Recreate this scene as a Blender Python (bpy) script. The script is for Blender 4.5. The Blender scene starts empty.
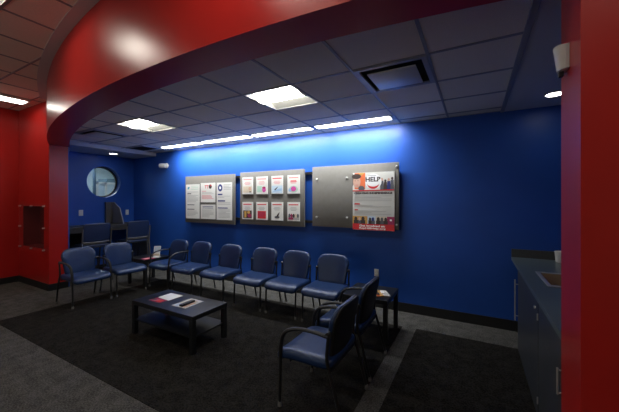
import bpy, bmesh, math, random
from mathutils import Vector, Matrix
random.seed(7)
sc = bpy.context.scene
COL = sc.collection
PI = math.pi

# ------------------------------------------------------------------ materials
def mat(name, color, rough=.5, metal=0., var=0., vscale=30., bump=0., bscale=200., spec=.5, trans=0., coat=0., alpha=1.):
    m = bpy.data.materials.new(name); m.use_nodes = True
    nt = m.node_tree; b = nt.nodes['Principled BSDF']
    c = (*color, 1)
    b.inputs['Base Color'].default_value = c
    b.inputs['Roughness'].default_value = rough
    b.inputs['Metallic'].default_value = metal
    b.inputs['Specular IOR Level'].default_value = spec
    b.inputs['Transmission Weight'].default_value = trans
    b.inputs['Coat Weight'].default_value = coat
    b.inputs['Alpha'].default_value = alpha
    tc = nt.nodes.new('ShaderNodeTexCoord')
    if var:
        n = nt.nodes.new('ShaderNodeTexNoise'); n.inputs['Scale'].default_value = vscale
        n.inputs['Detail'].default_value = 5
        r = nt.nodes.new('ShaderNodeValToRGB')
        r.color_ramp.elements[0].position = .32; r.color_ramp.elements[1].position = .68
        r.color_ramp.elements[0].color = (*[max(0, x*(1-var)) for x in color], 1)
        r.color_ramp.elements[1].color = (*[min(1, x*(1+var)) for x in color], 1)
        nt.links.new(tc.outputs['Object'], n.inputs['Vector'])
        nt.links.new(n.outputs['Fac'], r.inputs['Fac'])
        nt.links.new(r.outputs['Color'], b.inputs['Base Color'])
    if bump:
        n2 = nt.nodes.new('ShaderNodeTexNoise'); n2.inputs['Scale'].default_value = bscale
        bp = nt.nodes.new('ShaderNodeBump'); bp.inputs['Strength'].default_value = bump
        bp.inputs['Distance'].default_value = .002
        nt.links.new(tc.outputs['Object'], n2.inputs['Vector'])
        nt.links.new(n2.outputs['Fac'], bp.inputs['Height'])
        nt.links.new(bp.outputs['Normal'], b.inputs['Normal'])
    return m

def emit(name, color, strength):
    m = bpy.data.materials.new(name); m.use_nodes = True
    nt = m.node_tree; b = nt.nodes['Principled BSDF']
    b.inputs['Base Color'].default_value = (*color, 1)
    b.inputs['Emission Color'].default_value = (*color, 1)
    b.inputs['Emission Strength'].default_value = strength
    return m

def carpet(name, c0, c1, scale=160):
    m = mat(name, c0, .95, spec=.1)
    nt = m.node_tree; b = nt.nodes['Principled BSDF']
    tc = nt.nodes.new('ShaderNodeTexCoord')
    n = nt.nodes.new('ShaderNodeTexNoise'); n.inputs['Scale'].default_value = scale; n.inputs['Detail'].default_value = 2
    n3 = nt.nodes.new('ShaderNodeTexNoise'); n3.inputs['Scale'].default_value = 9; n3.inputs['Detail'].default_value = 6
    mx = nt.nodes.new('ShaderNodeMix'); mx.inputs[0].default_value = .35
    nt.links.new(tc.outputs['Object'], n.inputs['Vector']); nt.links.new(tc.outputs['Object'], n3.inputs['Vector'])
    nt.links.new(n.outputs['Fac'], mx.inputs[2]); nt.links.new(n3.outputs['Fac'], mx.inputs[3])
    r = nt.nodes.new('ShaderNodeValToRGB')
    r.color_ramp.elements[0].position = .38; r.color_ramp.elements[1].position = .64
    r.color_ramp.elements[0].color = (*c0, 1); r.color_ramp.elements[1].color = (*c1, 1)
    nt.links.new(mx.outputs[0], r.inputs['Fac']); nt.links.new(r.outputs['Color'], b.inputs['Base Color'])
    bp = nt.nodes.new('ShaderNodeBump'); bp.inputs['Strength'].default_value = .6; bp.inputs['Distance'].default_value = .004
    nt.links.new(n.outputs['Fac'], bp.inputs['Height']); nt.links.new(bp.outputs['Normal'], b.inputs['Normal'])
    return m

M = dict(
    blue=mat('blue_paint', (.016, .080, .37), .42, var=.05, vscale=3, bump=.10, bscale=90, spec=.35),
    red=mat('red_paint', (.42, .014, .011), .29, var=.04, vscale=3, bump=.06, bscale=60, spec=.5),
    niche_shade=mat('niche_painted_shade', (.11, .004, .005), .5),  # darker red, the shade of the recess put into the colour
    tile=mat('ceiling_tile', (.86, .79, .68), .95, var=.10, vscale=220, bump=.3, bscale=300, spec=.1),
    gyp=mat('soffit_paint', (.60, .60, .61), .7, bump=.1, spec=.2),
    tbar=mat('ceiling_grid_metal', (.30, .305, .33), .5),
    floor=carpet('grey_carpet', (.038, .036, .031), (.122, .116, .104), 75),
    dark=carpet('dark_carpet', (.005, .0045, .004), (.029, .026, .021), 75),
    base=mat('black_rubber', (.008, .008, .008), .5),
    vinyl=mat('navy_vinyl', (.012, .032, .098), .33, var=.08, vscale=40, bump=.15, bscale=260, spec=.5),
    vinyl_b=mat('navy_mesh', (.010, .022, .070), .5, var=.1, vscale=60, bump=.2, bscale=400),
    black=mat('black_metal', (.012, .012, .013), .38, spec=.5),
    shell=mat('black_plastic', (.010, .010, .011), .5),
    glide=mat('clear_glide', (.22, .215, .21), .25, metal=.3),
    grey=mat('grey_frame', (.09, .085, .08), .45, metal=.2),
    lack=mat('black_laminate', (.012, .013, .015), .28, var=.08, vscale=12, spec=.5),
    board=mat('pewter_board', (.165, .155, .135), .5, metal=0., var=.05, vscale=15, spec=.4),
    edge=mat('board_edge', (.10, .095, .085), .5, metal=.2),
    rail=mat('black_rail', (.012, .012, .014), .4),
    steel=mat('steel', (.62, .61, .59), .38, metal=.7),
    white=mat('white_plastic', (.58, .57, .54), .45),
    paper=mat('paper', (.67, .65, .60), .75),
    paper2=mat('grey_paper', (.52, .505, .465), .75),
    line=mat('print_grey', (.36, .35, .33), .8),
    line2=mat('print_dark', (.10, .10, .11), .8),
    navy=mat('print_navy', (.02, .03, .16), .7),
    teal=mat('print_teal', (.06, .30, .34), .7),
    pred=mat('print_red', (.58, .02, .025), .6),
    pink=mat('print_pink', (.66, .22, .22), .7),
    orange=mat('print_orange', (.75, .16, .05), .7),
    amber=mat('print_amber', (.55, .30, .07), .7),
    skin=mat('print_skin', (.60, .36, .27), .7),
    hair=mat('print_hair', (.05, .03, .025), .7),
    pblue=mat('print_blue', (.30, .45, .62), .7),
    lblue=mat('print_pale_blue', (.48, .58, .66), .7),
    green=mat('print_green', (.38, .55, .44), .7),
    magenta=mat('print_magenta', (.55, .06, .28), .7),
    wine=mat('print_wine', (.30, .02, .08), .7),
    beige=mat('print_beige', (.60, .50, .37), .7),
    pwhite=mat('print_white', (.85, .84, .82), .7),
    counter=mat('grey_laminate', (.105, .135, .138), .30, var=.12, vscale=90, spec=.5),
    splash=mat('dark_splash', (.060, .062, .058), .4, var=.1, vscale=60),
    cab=mat('charcoal_laminate', (.042, .045, .050), .38, var=.06, vscale=14),
    gap=mat('gap_black', (.004, .004, .004), .8),
    dark_wood=mat('desk_laminate', (.045, .042, .040), .45, var=.1, vscale=20),
    divider=mat('divider_fabric', (.24, .25, .29), .85, var=.08, vscale=150),
    glass=mat('glass', (.9, .95, .95), .02, trans=1., spec=.4),
    acrylic=mat('acrylic', (.5, .2, .2), .08, spec=.3, alpha=.03),
    dome=mat('camera_dome', (.02, .02, .02), .08),
    office=mat('office_paint', (.50, .60, .64), .7),
    office2=mat('office_panel', (.52, .60, .63), .6),
    office3=mat('office_dark', (.06, .10, .13), .6),
    lens=emit('lamp_lens', (1., .97, .90), 13.),
    lens_main=emit('lamp_lens_hall', (1., .95, .84), 18.),
    lens_dim=emit('lamp_lens_dim', (1., .96, .88), 11.),
    strip=emit('strip_lens', (.96, .98, 1.), 14.),
    can=emit('downlight_lens', (1., .96, .88), 14.),
    reflector=mat('lamp_reflector', (.66, .66, .62), .4),
    diff=mat('diffuser_metal', (.34, .34, .36), .4),
    slot=mat('diffuser_slot', (.015, .015, .016), .8),
    warm_basin=mat('steel_warm_reflection', (.50, .38, .24), .45, metal=.2),  # steel basin, its warm reflection put into the base colour
)

# ------------------------------------------------------------------ mesh builder
class MB:
    def __init__(s): s.v, s.f, s.m, s.mats = [], [], [], []
    def mi(s, m):
        if m not in s.mats: s.mats.append(m)
        return s.mats.index(m)
    def add(s, vs, fs, m, X=None):
        k = len(s.v); i = s.mi(m)
        for v in vs:
            v = Vector(v)
            s.v.append(X @ v if X is not None else v)
        for f in fs: s.f.append([a+k for a in f]); s.m.append(i)
        return s
    def box(s, x0, x1, y0, y1, z0, z1, m, X=None):
        vs = [(x, y, z) for x in (x0, x1) for y in (y0, y1) for z in (z0, z1)]
        return s.add(vs, [(0, 1, 3, 2), (4, 6, 7, 5), (0, 4, 5, 1), (2, 3, 7, 6), (0, 2, 6, 4), (1, 5, 7, 3)], m, X)
    def rbox(s, x0, x1, y0, y1, z0, z1, m, r=.006, seg=2, X=None):
        bm = bmesh.new(); bmesh.ops.create_cube(bm, size=1)
        for v in bm.verts:
            v.co = Vector(((x0+x1)/2+v.co.x*(x1-x0), (y0+y1)/2+v.co.y*(y1-y0), (z0+z1)/2+v.co.z*(z1-z0)))
        bmesh.ops.bevel(bm, geom=list(bm.edges), offset=r, segments=seg, affect='EDGES', profile=.5)
        s.bm(bm, m, X); bm.free(); return s
    def bm(s, bm, m, X=None):
        bm.verts.index_update()
        return s.add([v.co.copy() for v in bm.verts], [[v.index for v in f.verts] for f in bm.faces], m, X)
    def poly(s, pts, m): return s.add(pts, [list(range(len(pts)))], m)
    def prism(s, pts, ax, a, b, m, X=None):
        """polygon pts in the two other axes, extruded a..b along axis ax"""
        def P(p, t):
            l = list(p); l.insert(ax, t); return tuple(l)
        n = len(pts)
        vs = [P(p, a) for p in pts]+[P(p, b) for p in pts]
        fs = [list(range(n))[::-1], list(range(n, 2*n))]+[[i, (i+1) % n, n+(i+1) % n, n+i] for i in range(n)]
        return s.add(vs, fs, m, X)
    def tube(s, pts, r, m, seg=10, X=None, sq=None):
        pts = [Vector(p) for p in pts]; n = len(pts)
        rs = r if isinstance(r, (list, tuple)) else [r]*n
        vs, fs = [], []
        up = None
        for i, p in enumerate(pts):
            t = (pts[min(i+1, n-1)]-pts[max(i-1, 0)]).normalized()
            if up is None:
                up = Vector((1, 0, 0)) if abs(t.x) < .8 else Vector((0, 0, 1))
            a = (up-t*up.dot(t)).normalized(); up = a; b = t.cross(a)
            for k in range(seg):
                w = 2*PI*k/seg
                ka = sq[0] if sq else 1; kb = sq[1] if sq else 1
                vs.append(p+a*(rs[i]*ka*math.cos(w))+b*(rs[i]*kb*math.sin(w)))
        for i in range(n-1):
            for k in range(seg):
                fs.append((i*seg+k, i*seg+(k+1) % seg, (i+1)*seg+(k+1) % seg, (i+1)*seg+k))
        fs.append(list(range(seg))[::-1]); fs.append([(n-1)*seg+k for k in range(seg)])
        return s.add(vs, fs, m, X)
    def lathe(s, prof, m, seg=20, X=None, caps=True):
        """prof: (r, z) list around the Z axis"""
        vs, fs = [], []
        for r, z in prof:
            for k in range(seg):
                w = 2*PI*k/seg; vs.append((r*math.cos(w), r*math.sin(w), z))
        for i in range(len(prof)-1):
            for k in range(seg):
                fs.append((i*seg+k, i*seg+(k+1) % seg, (i+1)*seg+(k+1) % seg, (i+1)*seg+k))
        if caps: fs.append(list(range(seg))[::-1]); fs.append([(len(prof)-1)*seg+k for k in range(seg)])
        return s.add(vs, fs, m, X)
    def build(s, name, parent=None, smooth=False, angle=40):
        me = bpy.data.meshes.new(name)
        me.from_pydata([tuple(v) for v in s.v], [], s.f)
        for m in s.mats: me.materials.append(m)
        me.polygons.foreach_set('material_index', s.m)
        bm = bmesh.new(); bm.from_mesh(me)
        bmesh.ops.recalc_face_normals(bm, faces=bm.faces)
        if smooth:
            for f in bm.faces: f.smooth = True
            for e in bm.edges:
                if len(e.link_faces) == 2 and e.calc_face_angle(0) > math.radians(angle): e.smooth = False
        bm.to_mesh(me); bm.free(); me.update()
        o = bpy.data.objects.new(name, me); COL.objects.link(o)
        if parent: o.parent = parent
        return o

def smooth_path(pts, it=2):
    pts = [Vector(p) for p in pts]
    for _ in range(it):
        q = [pts[0]]
        for a, b in zip(pts, pts[1:]): q += [a*.75+b*.25, a*.25+b*.75]
        q.append(pts[-1]); pts = q
    return pts

def tag(o, label=None, cat=None, group=None, kind=None):
    if label: o['label'] = label
    if cat: o['category'] = cat
    if group: o['group'] = group
    if kind: o['kind'] = kind
    return o
def thing(name, label, cat, loc=(0, 0, 0), rz=0, group=None):
    o = bpy.data.objects.new(name, None); COL.objects.link(o); o.empty_display_size = .1
    o.location = loc; o.rotation_euler = (0, 0, rz)
    return tag(o, label, cat, group)
def struct(o, label=None):
    o['kind'] = 'structure'
    if label: o['label'] = label
    return o
def kids(o): return [c for c in bpy.data.objects if c.parent == o]
def dup(root, loc, rz, label, group=None):
    def rec(o, par):
        c = o.copy(); COL.objects.link(c); c.parent = par
        for ch in kids_of[o.name]: rec(ch, c)
        return c
    kids_of = {}
    def scan(o):
        kids_of[o.name] = kids(o)
        for k in kids_of[o.name]: scan(k)
    scan(root)
    r = rec(root, None)
    r.location = loc; r.rotation_euler = (0, 0, rz); r['label'] = label
    if group: r['group'] = group
    return r

_txt = {}
def text_mesh(body, bold=0.):
    key = (body, bold)
    if key not in _txt:
        cu = bpy.data.curves.new('lettering', 'FONT'); cu.body = body; cu.size = 1; cu.offset = bold; cu.resolution_u = 2
        o = bpy.data.objects.new('lettering', cu); COL.objects.link(o)
        dg = bpy.context.evaluated_depsgraph_get()
        me = bpy.data.meshes.new_from_object(o.evaluated_get(dg))
        vs = [v.co.copy() for v in me.vertices]; fs = [list(p.vertices) for p in me.polygons]
        bpy.data.objects.remove(o); bpy.data.curves.remove(cu); bpy.data.meshes.remove(me)
        _txt[key] = (vs, fs)
    return _txt[key]
def put_text(mb, body, x0, x1, z0, z1, y, m, bold=0.):
    """text fitted into the rectangle on a wall facing -Y"""
    vs, fs = text_mesh(body, bold)
    ax = min(v.x for v in vs); bx = max(v.x for v in vs); az = min(v.y for v in vs); bz = max(v.y for v in vs)
    mb.add([(x0+(v.x-ax)/(bx-ax)*(x1-x0), y, z0+(v.y-az)/(bz-az)*(z1-z0)) for v in vs], fs, m)

# ------------------------------------------------------------------ layout constants
WY = 4.48            # blue back wall
WXL = -7.61          # round-window wall
ZC = 2.76            # waiting-area ceiling
ZM = 3.42            # hall ceiling
ZB = 2.62            # underside of the red bulkhead
CX, CY, RO, RI = -1.6, 14.05, 12.70, 12.41
XL, XR = -6.66, .355 # jambs of the opening
def yarc(x, R): return CY-math.sqrt(R*R-(x-CX)**2)

# ------------------------------------------------------------------ floor
struct(MB().box(-8.3, 3.2, -4.5, WY+.2, -.12, 0, M['floor']).build('floor'), 'grey speckled carpet floor')
struct(MB().box(-5.60, -.815, 1.445, 3.93, 0, .004, M['dark']).build('floor_dark_inlay'), 'large dark carpet inlay under the coffee table')
struct(MB().box(-.645, .47, .2, 3.95, 0, .004, M['dark']).build('floor_dark_inlay'), 'narrow dark carpet inlay beside the cabinets')
FZ = .004

# ------------------------------------------------------------------ blue walls
struct(MB().box(WXL-.2, 1.25, WY, WY+.2, 0, 3.0, M['blue']).build('wall_back'), 'long blue painted wall')
struct(MB().box(1.05, 1.25, 1.9, WY, 0, 3.0, M['blue']).build('wall_right'))
struct(MB().box(WXL-.05, XL-.02, 2.692, 2.72, 0, 2.75, M['blue']).build('wall_left_return'))
# wall with a round hole
wc_y, wc_z, wr = 3.79, 2.055, .365
def wall_hole():
    mb = MB(); n = 64
    y0, y1, z0, z1 = 2.72, WY, 0, 2.75
    for xx, flip in ((WXL, 0), (WXL-.22, 1)):
        ring, rect = [], []
        for k in range(n):
            a = 2*PI*k/n; c, s_ = math.cos(a), math.sin(a)
            ring.append((xx, wc_y+wr*c, wc_z+wr*s_))
            t = min(((y1-wc_y)/c if c > 1e-9 else 1e9), ((y0-wc_y)/c if c < -1e-9 else 1e9),
                    ((z1-wc_z)/s_ if s_ > 1e-9 else 1e9), ((z0-wc_z)/s_ if s_ < -1e-9 else 1e9))
            rect.append((xx, wc_y+t*c, wc_z+t*s_))
        mb.add(ring+rect, [(k, (k+1) % n, n+(k+1) % n, n+k) for k in range(n)], M['blue'])
        # corner fillers
        for cy_ in (y0, y1):
            for cz_ in (z0, z1):
                near = sorted(range(n), key=lambda k: (rect[k][1]-cy_)**2+(rect[k][2]-cz_)**2)
                a = next(k for k in near if abs(rect[k][1]-cy_) < 1e-6)
                b = next(k for k in near if abs(rect[k][2]-cz_) < 1e-6)
                if a != b: mb.poly([rect[a], (xx, cy_, cz_), rect[b]], M['blue'])
    r0 = [(WXL, wc_y+wr*math.cos(2*PI*k/n), wc_z+wr*math.sin(2*PI*k/n)) for k in range(n)]
    r1 = [(WXL-.22, p[1], p[2]) for p in r0]
    mb.add(r0+r1, [(k, (k+1) % n, n+(k+1) % n, n+k) for k in range(n)], M['blue'])
    return mb
struct(wall_hole().build('wall_left_window'), 'blue end wall with a round window')
# round window: ring + pane
w = thing('window_1', 'round window in the blue end wall above the desk', 'window', (WXL-.17, wc_y, wc_z)); w['kind'] = 'structure'
RY = Matrix.Rotation(PI/2, 4, 'Y')
MB().lathe([(wr-.001, -.025), (wr-.001, .025), (wr-.03, .025), (wr-.03, -.025), (wr-.001, -.025)], M['base'], 48, RY, False).build('window_frame', w, True)
MB().lathe([(wr-.025, -.004), (wr-.025, .004)], M['glass'], 48, RY).build('pane', w)
# office beyond
mb = MB()
mb.box(-11.2, WXL-.22, 2.72, 2.78, 0, 3.0, M['office']); mb.box(-11.2, WXL-.22, 7.4, 7.5, 0, 3.0, M['office'])
mb.box(-11.3, -11.2, 2.72, 7.5, 0, 3.0, M['office']); mb.box(-11.3, WXL-.22, 2.72, 7.5, -.1, 0, M['floor'])
mb.box(-11.3, WXL-.22, 2.72, 7.5, 3.0, 3.1, M['office'])
mb.box(WXL-.26, WXL-.22, 4.52, 7.5, 0, 3.0, M['office'])
struct(mb.build('wall_beyond_window'), 'pale office seen through the round window')
o = thing('office_partition', 'pale framed office partition seen through the round window', 'partition', (-9.3, 4.6, 0))
MB().box(-.02, .02, -.17, .95, .05, 2.08, M['office2']).build('partition_panel', o)
f = MB()
for y in (-.17, .06, .50, .95): f.box(-.035, .035, y-.03, y+.03, 0, 2.14, M['white'])
f.box(-.035, .035, -.20, .98, 2.08, 2.14, M['white']); f.build('partition_frame', o)
o = MB().box(-10.1, -9.6, 4.85, 6.4, 2.0, 2.27, M['office3']).build('overhead_cabinet')
o = tag(o, 'dark overhead cabinet seen through the upper round window', 'cabinet')
MB().box(-.03, .03, -.03, .03, .004, 2.6, M['office3']).build('post_shaft', thing('dark_post', 'dark upright post at the left inside the round window', 'post', (-9.3, 4.37, 0)))
o = thing('office_light', 'bright ceiling panel in the office behind the round window', 'light', (-9.4, 4.3, 2.985))
MB().box(-.6, .6, -.6, .6, 0, .015, M['reflector']).build('lamp_frame', o)
MB().box(-.55, .55, -.55, .55, -.012, 0, emit('office_lens', (.85, .95, 1.), 15.)).build('lamp_lens', o)

# ------------------------------------------------------------------ red walls and bulkhead
def red_left():
    mb = MB(); y0, y1 = 2.405, 2.69; x0, x1 = -8.0, XL
    a, b, c, d = -7.80, -6.87, .735, 1.515
    mb.box(x0, a, y0, y1, 0, ZM, M['red']); mb.box(b, x1, y0, y1, 0, ZM, M['red'])
    mb.box(a, b, y0, y1, 0, c, M['red']); mb.box(a, b, y0, y1, d, ZM, M['red'])
    mb.box(a, b, y1-.03, y1, c, d, M['niche_shade'])  # thin panels carry the painted shade inside the niche
    mb.box(a, a+.004, y0+.004, y1-.03, c, d, M['niche_shade']); mb.box(b-.004, b, y0+.004, y1-.03, c, d, M['niche_shade'])
    mb.box(a+.004, b-.004, y0+.004, y1-.03, c, c+.004, M['niche_shade']); mb.box(a+.004, b-.004, y0+.004, y1-.03, d-.004, d, M['niche_shade'])
    return mb
struct(red_left().build('wall_left_red'), 'red wall with a recessed niche')
struct(MB().box(-8.2, -8.0, -4.5, 2.69, 0, ZM, M['red']).build('wall_far_left'), 'red side wall at the left edge')
def arc_slab(xa, xb, z0, z1, R0, R1, m, n=60):
    mb = MB(); vs, fs = [], []
    for i in range(n+1):
        x = xa+(xb-xa)*i/n
        yo, yi = yarc(x, R0), yarc(x, R1)
        vs += [(x, yo, z0), (x, yo, z1), (x, yi, z1), (x, yi, z0)]
    for i in range(n):
        k = 4*i
        for j in range(4): fs.append((k+j, k+(j+1) % 4, k+4+(j+1) % 4, k+4+j))
    fs += [(0, 1, 2, 3), (4*n, 4*n+3, 4*n+2, 4*n+1)]
    mb.add(vs, fs, m); return mb
struct(arc_slab(XL, XR, ZB, ZM, RO, RI, M['red'], 90).build('wall_bulkhead', smooth=True), 'curved glossy red bulkhead over the opening')
struct(arc_slab(XR, 3.1, 0, ZM, RO, RI, M['red'], 24).build('wall_front_red', smooth=True), 'red pillar and wall at the right edge')

struct(MB().box(-8.2, 3.3, -4.7, -4.5, 0, ZM, M['beige']).build('wall_hall_rear'), 'pale hall wall behind the viewpoint')
struct(MB().box(3.1, 3.3, -4.5, 2.2, 0, ZM, M['beige']).build('wall_hall_right'))
# ------------------------------------------------------------------ baseboards
struct(MB().box(WXL, 1.05, WY-.015, WY, 0, .13, M['base']).build('baseboard_back'))
struct(MB().box(WXL, WXL+.015, 2.72, WY-.015, 0, .13, M['base']).build('baseboard_window'))
struct(MB().box(-8.0, XL+.014, 2.391, 2.405, 0, .12, M['base']).box(XL, XL+.014, 2.405, 2.69, 0, .12, M['base']).build('baseboard_left'))
struct(MB().box(-8.0, -7.986, -4.5, 2.391, 0, .12, M['base']).build('baseboard_far_left'))

# ------------------------------------------------------------------ ceilings
def clip(poly, inside, cross):
    out = []
    for a, b in zip(poly, poly[1:]+poly[:1]):
        ia, ib = inside(a), inside(b)
        if ia: out.append(a)
        if ia != ib: out.append(cross(a, b))
    return out
RM = (RO+RI)/2
def arc_clip(poly, keep_in):
    ins = (lambda p: (math.hypot(p[0]-CX, p[1]-CY) <= RM) == keep_in)
    def cross(a, b):
        lo, hi = 0., 1.; ia = ins(a)
        for _ in range(40):
            m_ = (lo+hi)/2; p = (a[0]+(b[0]-a[0])*m_, a[1]+(b[1]-a[1])*m_)
            if ins(p) == ia: lo = m_
            else: hi = m_
        return (a[0]+(b[0]-a[0])*lo, a[1]+(b[1]-a[1])*lo)
    # densify so that long edges bend with the arc
    return clip(poly, ins, cross)
def ceiling_grid(xs, ys, z, skip, keep_in, name, label, strip=None):
    t, g = MB(), MB()
    for i in range(len(xs)-1):
        for j in range(len(ys)-1):
            if (i, j) in skip: continue
            p = arc_clip([(xs[i], ys[j]), (xs[i+1], ys[j]), (xs[i+1], ys[j+1]), (xs[i], ys[j+1])], keep_in)
            if len(p) > 2:
                t.poly([(a, b, z) for a, b in p], M['tile'])
                t.poly([(a, b, z+.02) for a, b in p], M['tile'])
    hw = .012
    def bar(x0, x1, y0, y1):
        p = arc_clip([(x0, y0), (x1, y0), (x1, y1), (x0, y1)], keep_in)
        if len(p) > 2: g.prism(p, 2, z-.006, z+.001, M['tbar'])
    for i, x in enumerate(xs):
        for j in range(len(ys)-1): bar(x-hw, x+hw, ys[j], ys[j+1])
    for y in ys:
        for i in range(len(xs)-1):
            if strip and y in strip[2] and not (xs[i] > strip[0] and xs[i+1] < strip[1]):
                if y == strip[2][0]: bar(xs[i]+hw, xs[i+1]-hw, 4.29-hw, 4.29+hw)
                continue
            bar(xs[i]+hw, xs[i+1]-hw, y-hw, y+hw)
    struct(t.build(name), label)
    struct(g.build('trim_'+name+'_grid'))
P = .6215
xs = [-.3185-P*k for k in range(11, -2, -1)]; xs[0] = -6.72
xs = [xs[0]]+[x for x in xs[1:] if x > -6.70]
ys = [1.23, 1.84, 2.455, 3.066, 3.678]
SY0, SY1 = 4.010, 4.205
ys2 = ys+[SY0, SY1, WY]
def col(x): return min(range(len(xs)-1), key=lambda i: abs((xs[i]+xs[i+1])/2-x))
row = {2.39: 2, 2.985: 3, 3.58: 4}
skip = {(col(-.63), 2), (col(-1.87), 2), (col(-4.36), 2), (col(-5.60), 2)}
TX = [xs[col(x)] for x in (-1.87, -4.36)]
for i in range(len(xs)-1):
    if xs[i] > -6.1 and xs[i+1] < -.9: skip.add((i, 5))
ceiling_grid(xs, ys2, ZC, skip, True, 'ceiling', 'dark grey tiled ceiling over the waiting area', (-6.1, -.9, (SY0, SY1)))
# filler around the end of the linear fixture
struct(MB().box(.303, 1.05, 1.5, WY, 2.745, 2.78, M['gyp']).box(.285, .325, 1.6, WY, 2.738, 2.755, M['tbar']).build('ceiling_soffit_right'))
struct(MB().box(WXL, -6.70, 2.72, WY, 2.680, 2.78, M['gyp']).build('ceiling_soffit_left'))
mxs = [-8.0+.01]+[-7.52+.61*k for k in range(0, 18)]
mxs = [-8.0]+[-3.87+.61*k for k in range(-6, 12)]
mys = [.42+.61*k for k in range(-8, 4)]+[2.69]
mskip = set()
def mcol(x): return min(range(len(mxs)-1), key=lambda i: abs((mxs[i]+mxs[i+1])/2-x))
def mrow(y): return min(range(len(mys)-1), key=lambda i: abs((mys[i]+mys[i+1])/2-y))
HALL = [(-3.565, .725), (-1.125, .725), (1.315, .725), (-6.005, -1.715), (-3.565, -1.715), (-1.125, -1.715), (1.315, -1.715)]  # rear row and right front light are unseen, added to brighten the hall
for x, y in HALL: mskip.add((mcol(x), mrow(y)))
ceiling_grid(mxs, mys, ZM, mskip, False, 'ceiling_hall', 'tiled hall ceiling in front of the red bulkhead')
struct(arc_slab(XL, 3.0, ZM-.008, ZM, RO+.11, RO-.02, M['gyp'], 60).build('trim_bulkhead_border', smooth=True))

# ------------------------------------------------------------------ ceiling fixtures
def make_troffer(label, name='troffer_light', lens='lens', group='recessed square ceiling lights'):
    t = thing(name, label, 'light', group=group)
    s = .3
    b = MB()   # recessed pan
    b.box(-s, s, -s, s, .075, .085, M['reflector'])
    for a, c in ((-s, -s+.012), (s-.012, s)):
        b.box(a, c, -s, s, -.006, .08, M['reflector']); b.box(-s+.012, s-.012, a, c, -.006, .08, M['reflector'])
    # sloped white wings on both sides of the lens
    for sg in (-1, 1):
        b.prism([(sg*.288, .0), (sg*.288, .008), (sg*.15, .066), (sg*.15, .058)], 0, -.288, .288, M['reflector'])
    b.build('lamp_housing', t)
    l = MB(); n = 14; pts = []
    for k in range(n+1):
        a = PI*k/n; pts.append((-.03-.135*math.cos(a), .056-.070*math.sin(a)))
    l.prism(pts, 0, -.28, .28, M[lens]); l.build('lamp_lens', t, True)
    for sg in (-1, 1):
        q = [(y*1.05, z-.004) for y, z in pts]
        MB().prism(q, 0, sg*.283-.004, sg*.283+.004, M['reflector']).build('end_plate', t)
    return t
tro = make_troffer('bright square recessed ceiling light nearest the wall boards')
tro.location = (TX[0]+P/2, 2.7605, ZC)
dup(tro, (TX[1]+P/2, 2.7605, ZC), 0, 'bright square recessed ceiling light toward the round window')
hall = make_troffer('square hall ceiling light cut by the top left photo corner', lens='lens_main', group='square hall ceiling lights')
hall.location = (HALL[0][0], HALL[0][1], ZM)
for (x, y) in HALL[1:]:
    hc = dup(hall, (x, y, ZM), 0, 'unseen square hall ceiling light outside the picture')
    if y < 0:
        for ch in kids(hc):
            if ch.name.startswith('lamp_lens'):
                ch.data = ch.data.copy(); ch.data.materials[0] = M['lens_dim']
# linear wall-wash: four sections
def make_strip():
    t = thing('linear_ceiling_light', '', 'light', group='row of linear lights along the blue wall')
    L = 1.235; w_ = (SY1-SY0)/2
    h = MB(); h.box(-L/2, L/2, -w_, w_, .05, .06, M['reflector'])
    for a, c in ((-w_, -w_+.012), (w_-.012, w_)): h.box(-L/2, L/2, a, c, -.006, .055, M['tbar'])
    h.build('lamp_housing', t)
    MB().box(-L/2+.05, L/2-.05, -w_+.03, w_-.03, -.010, .012, M['strip']).build('lamp_lens', t)
    for sg in (-1, 1): MB().box(sg*(L/2-.025)-.024, sg*(L/2-.025)+.024, -w_+.013, w_-.013, -.008, .05, M['diff']).build('end_cap', t)
    la = bpy.data.lights.new('wash_lamp', 'AREA'); la.shape = 'RECTANGLE'; la.size = L-.08; la.size_y = .07
    la.energy = 23; la.color = (.93, .97, 1.); la.spread = math.radians(130)
    lo = bpy.data.objects.new('wash_lamp', la); COL.objects.link(lo); lo.parent = t
    lo.location = (0, w_-.04, -.014); lo.rotation_euler = (math.radians(34), 0, 0)
    return t
st = make_strip()
sx = [-1.575, -2.815, -4.055, -5.295]
SL = ['linear ceiling light above the poster board, rightmost of the row',
      'linear ceiling light above the leaflet board, second from the right',
      'linear ceiling light above the left notice board, second from the left',
      'linear ceiling light nearest the round window, leftmost of the row']
for i, x in enumerate(sx):
    if i == 0: st.location = (x, (SY0+SY1)/2, ZC); st['label'] = SL[0]
    else: dup(st, (x, (SY0+SY1)/2, ZC), 0, SL[i])
# hall linear light
t = thing('linear_hall_light', 'white linear light on the hall ceiling above the red niche wall', 'light', (-7.05, 1.45, ZM))
MB().box(-.14, .14, -.78, .78, -.05, 0, M['reflector']).build('lamp_housing', t)
MB().box(-.115, .115, -.74, .74, -.062, -.05, M['lens_dim']).build('lamp_lens', t)
# downlights
def downlight(loc, label):
    t = thing('downlight', label, 'light', loc, 0, 'round downlights')
    MB().lathe([(.075, 0), (.100, -.002), (.104, -.008), (.078, -.010), (.075, -.002)], M['white'], 28, None, False).build('trim_ring', t, True)
    MB().lathe([(.0755, -.006), (.03, -.007)], M['can'], 28).build('lamp_lens', t)
downlight((.735, 3.98, 2.745), 'round white downlight beside the red pillar')
downlight((-7.15, 3.74, 2.680), 'small round downlight above the round window')
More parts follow.
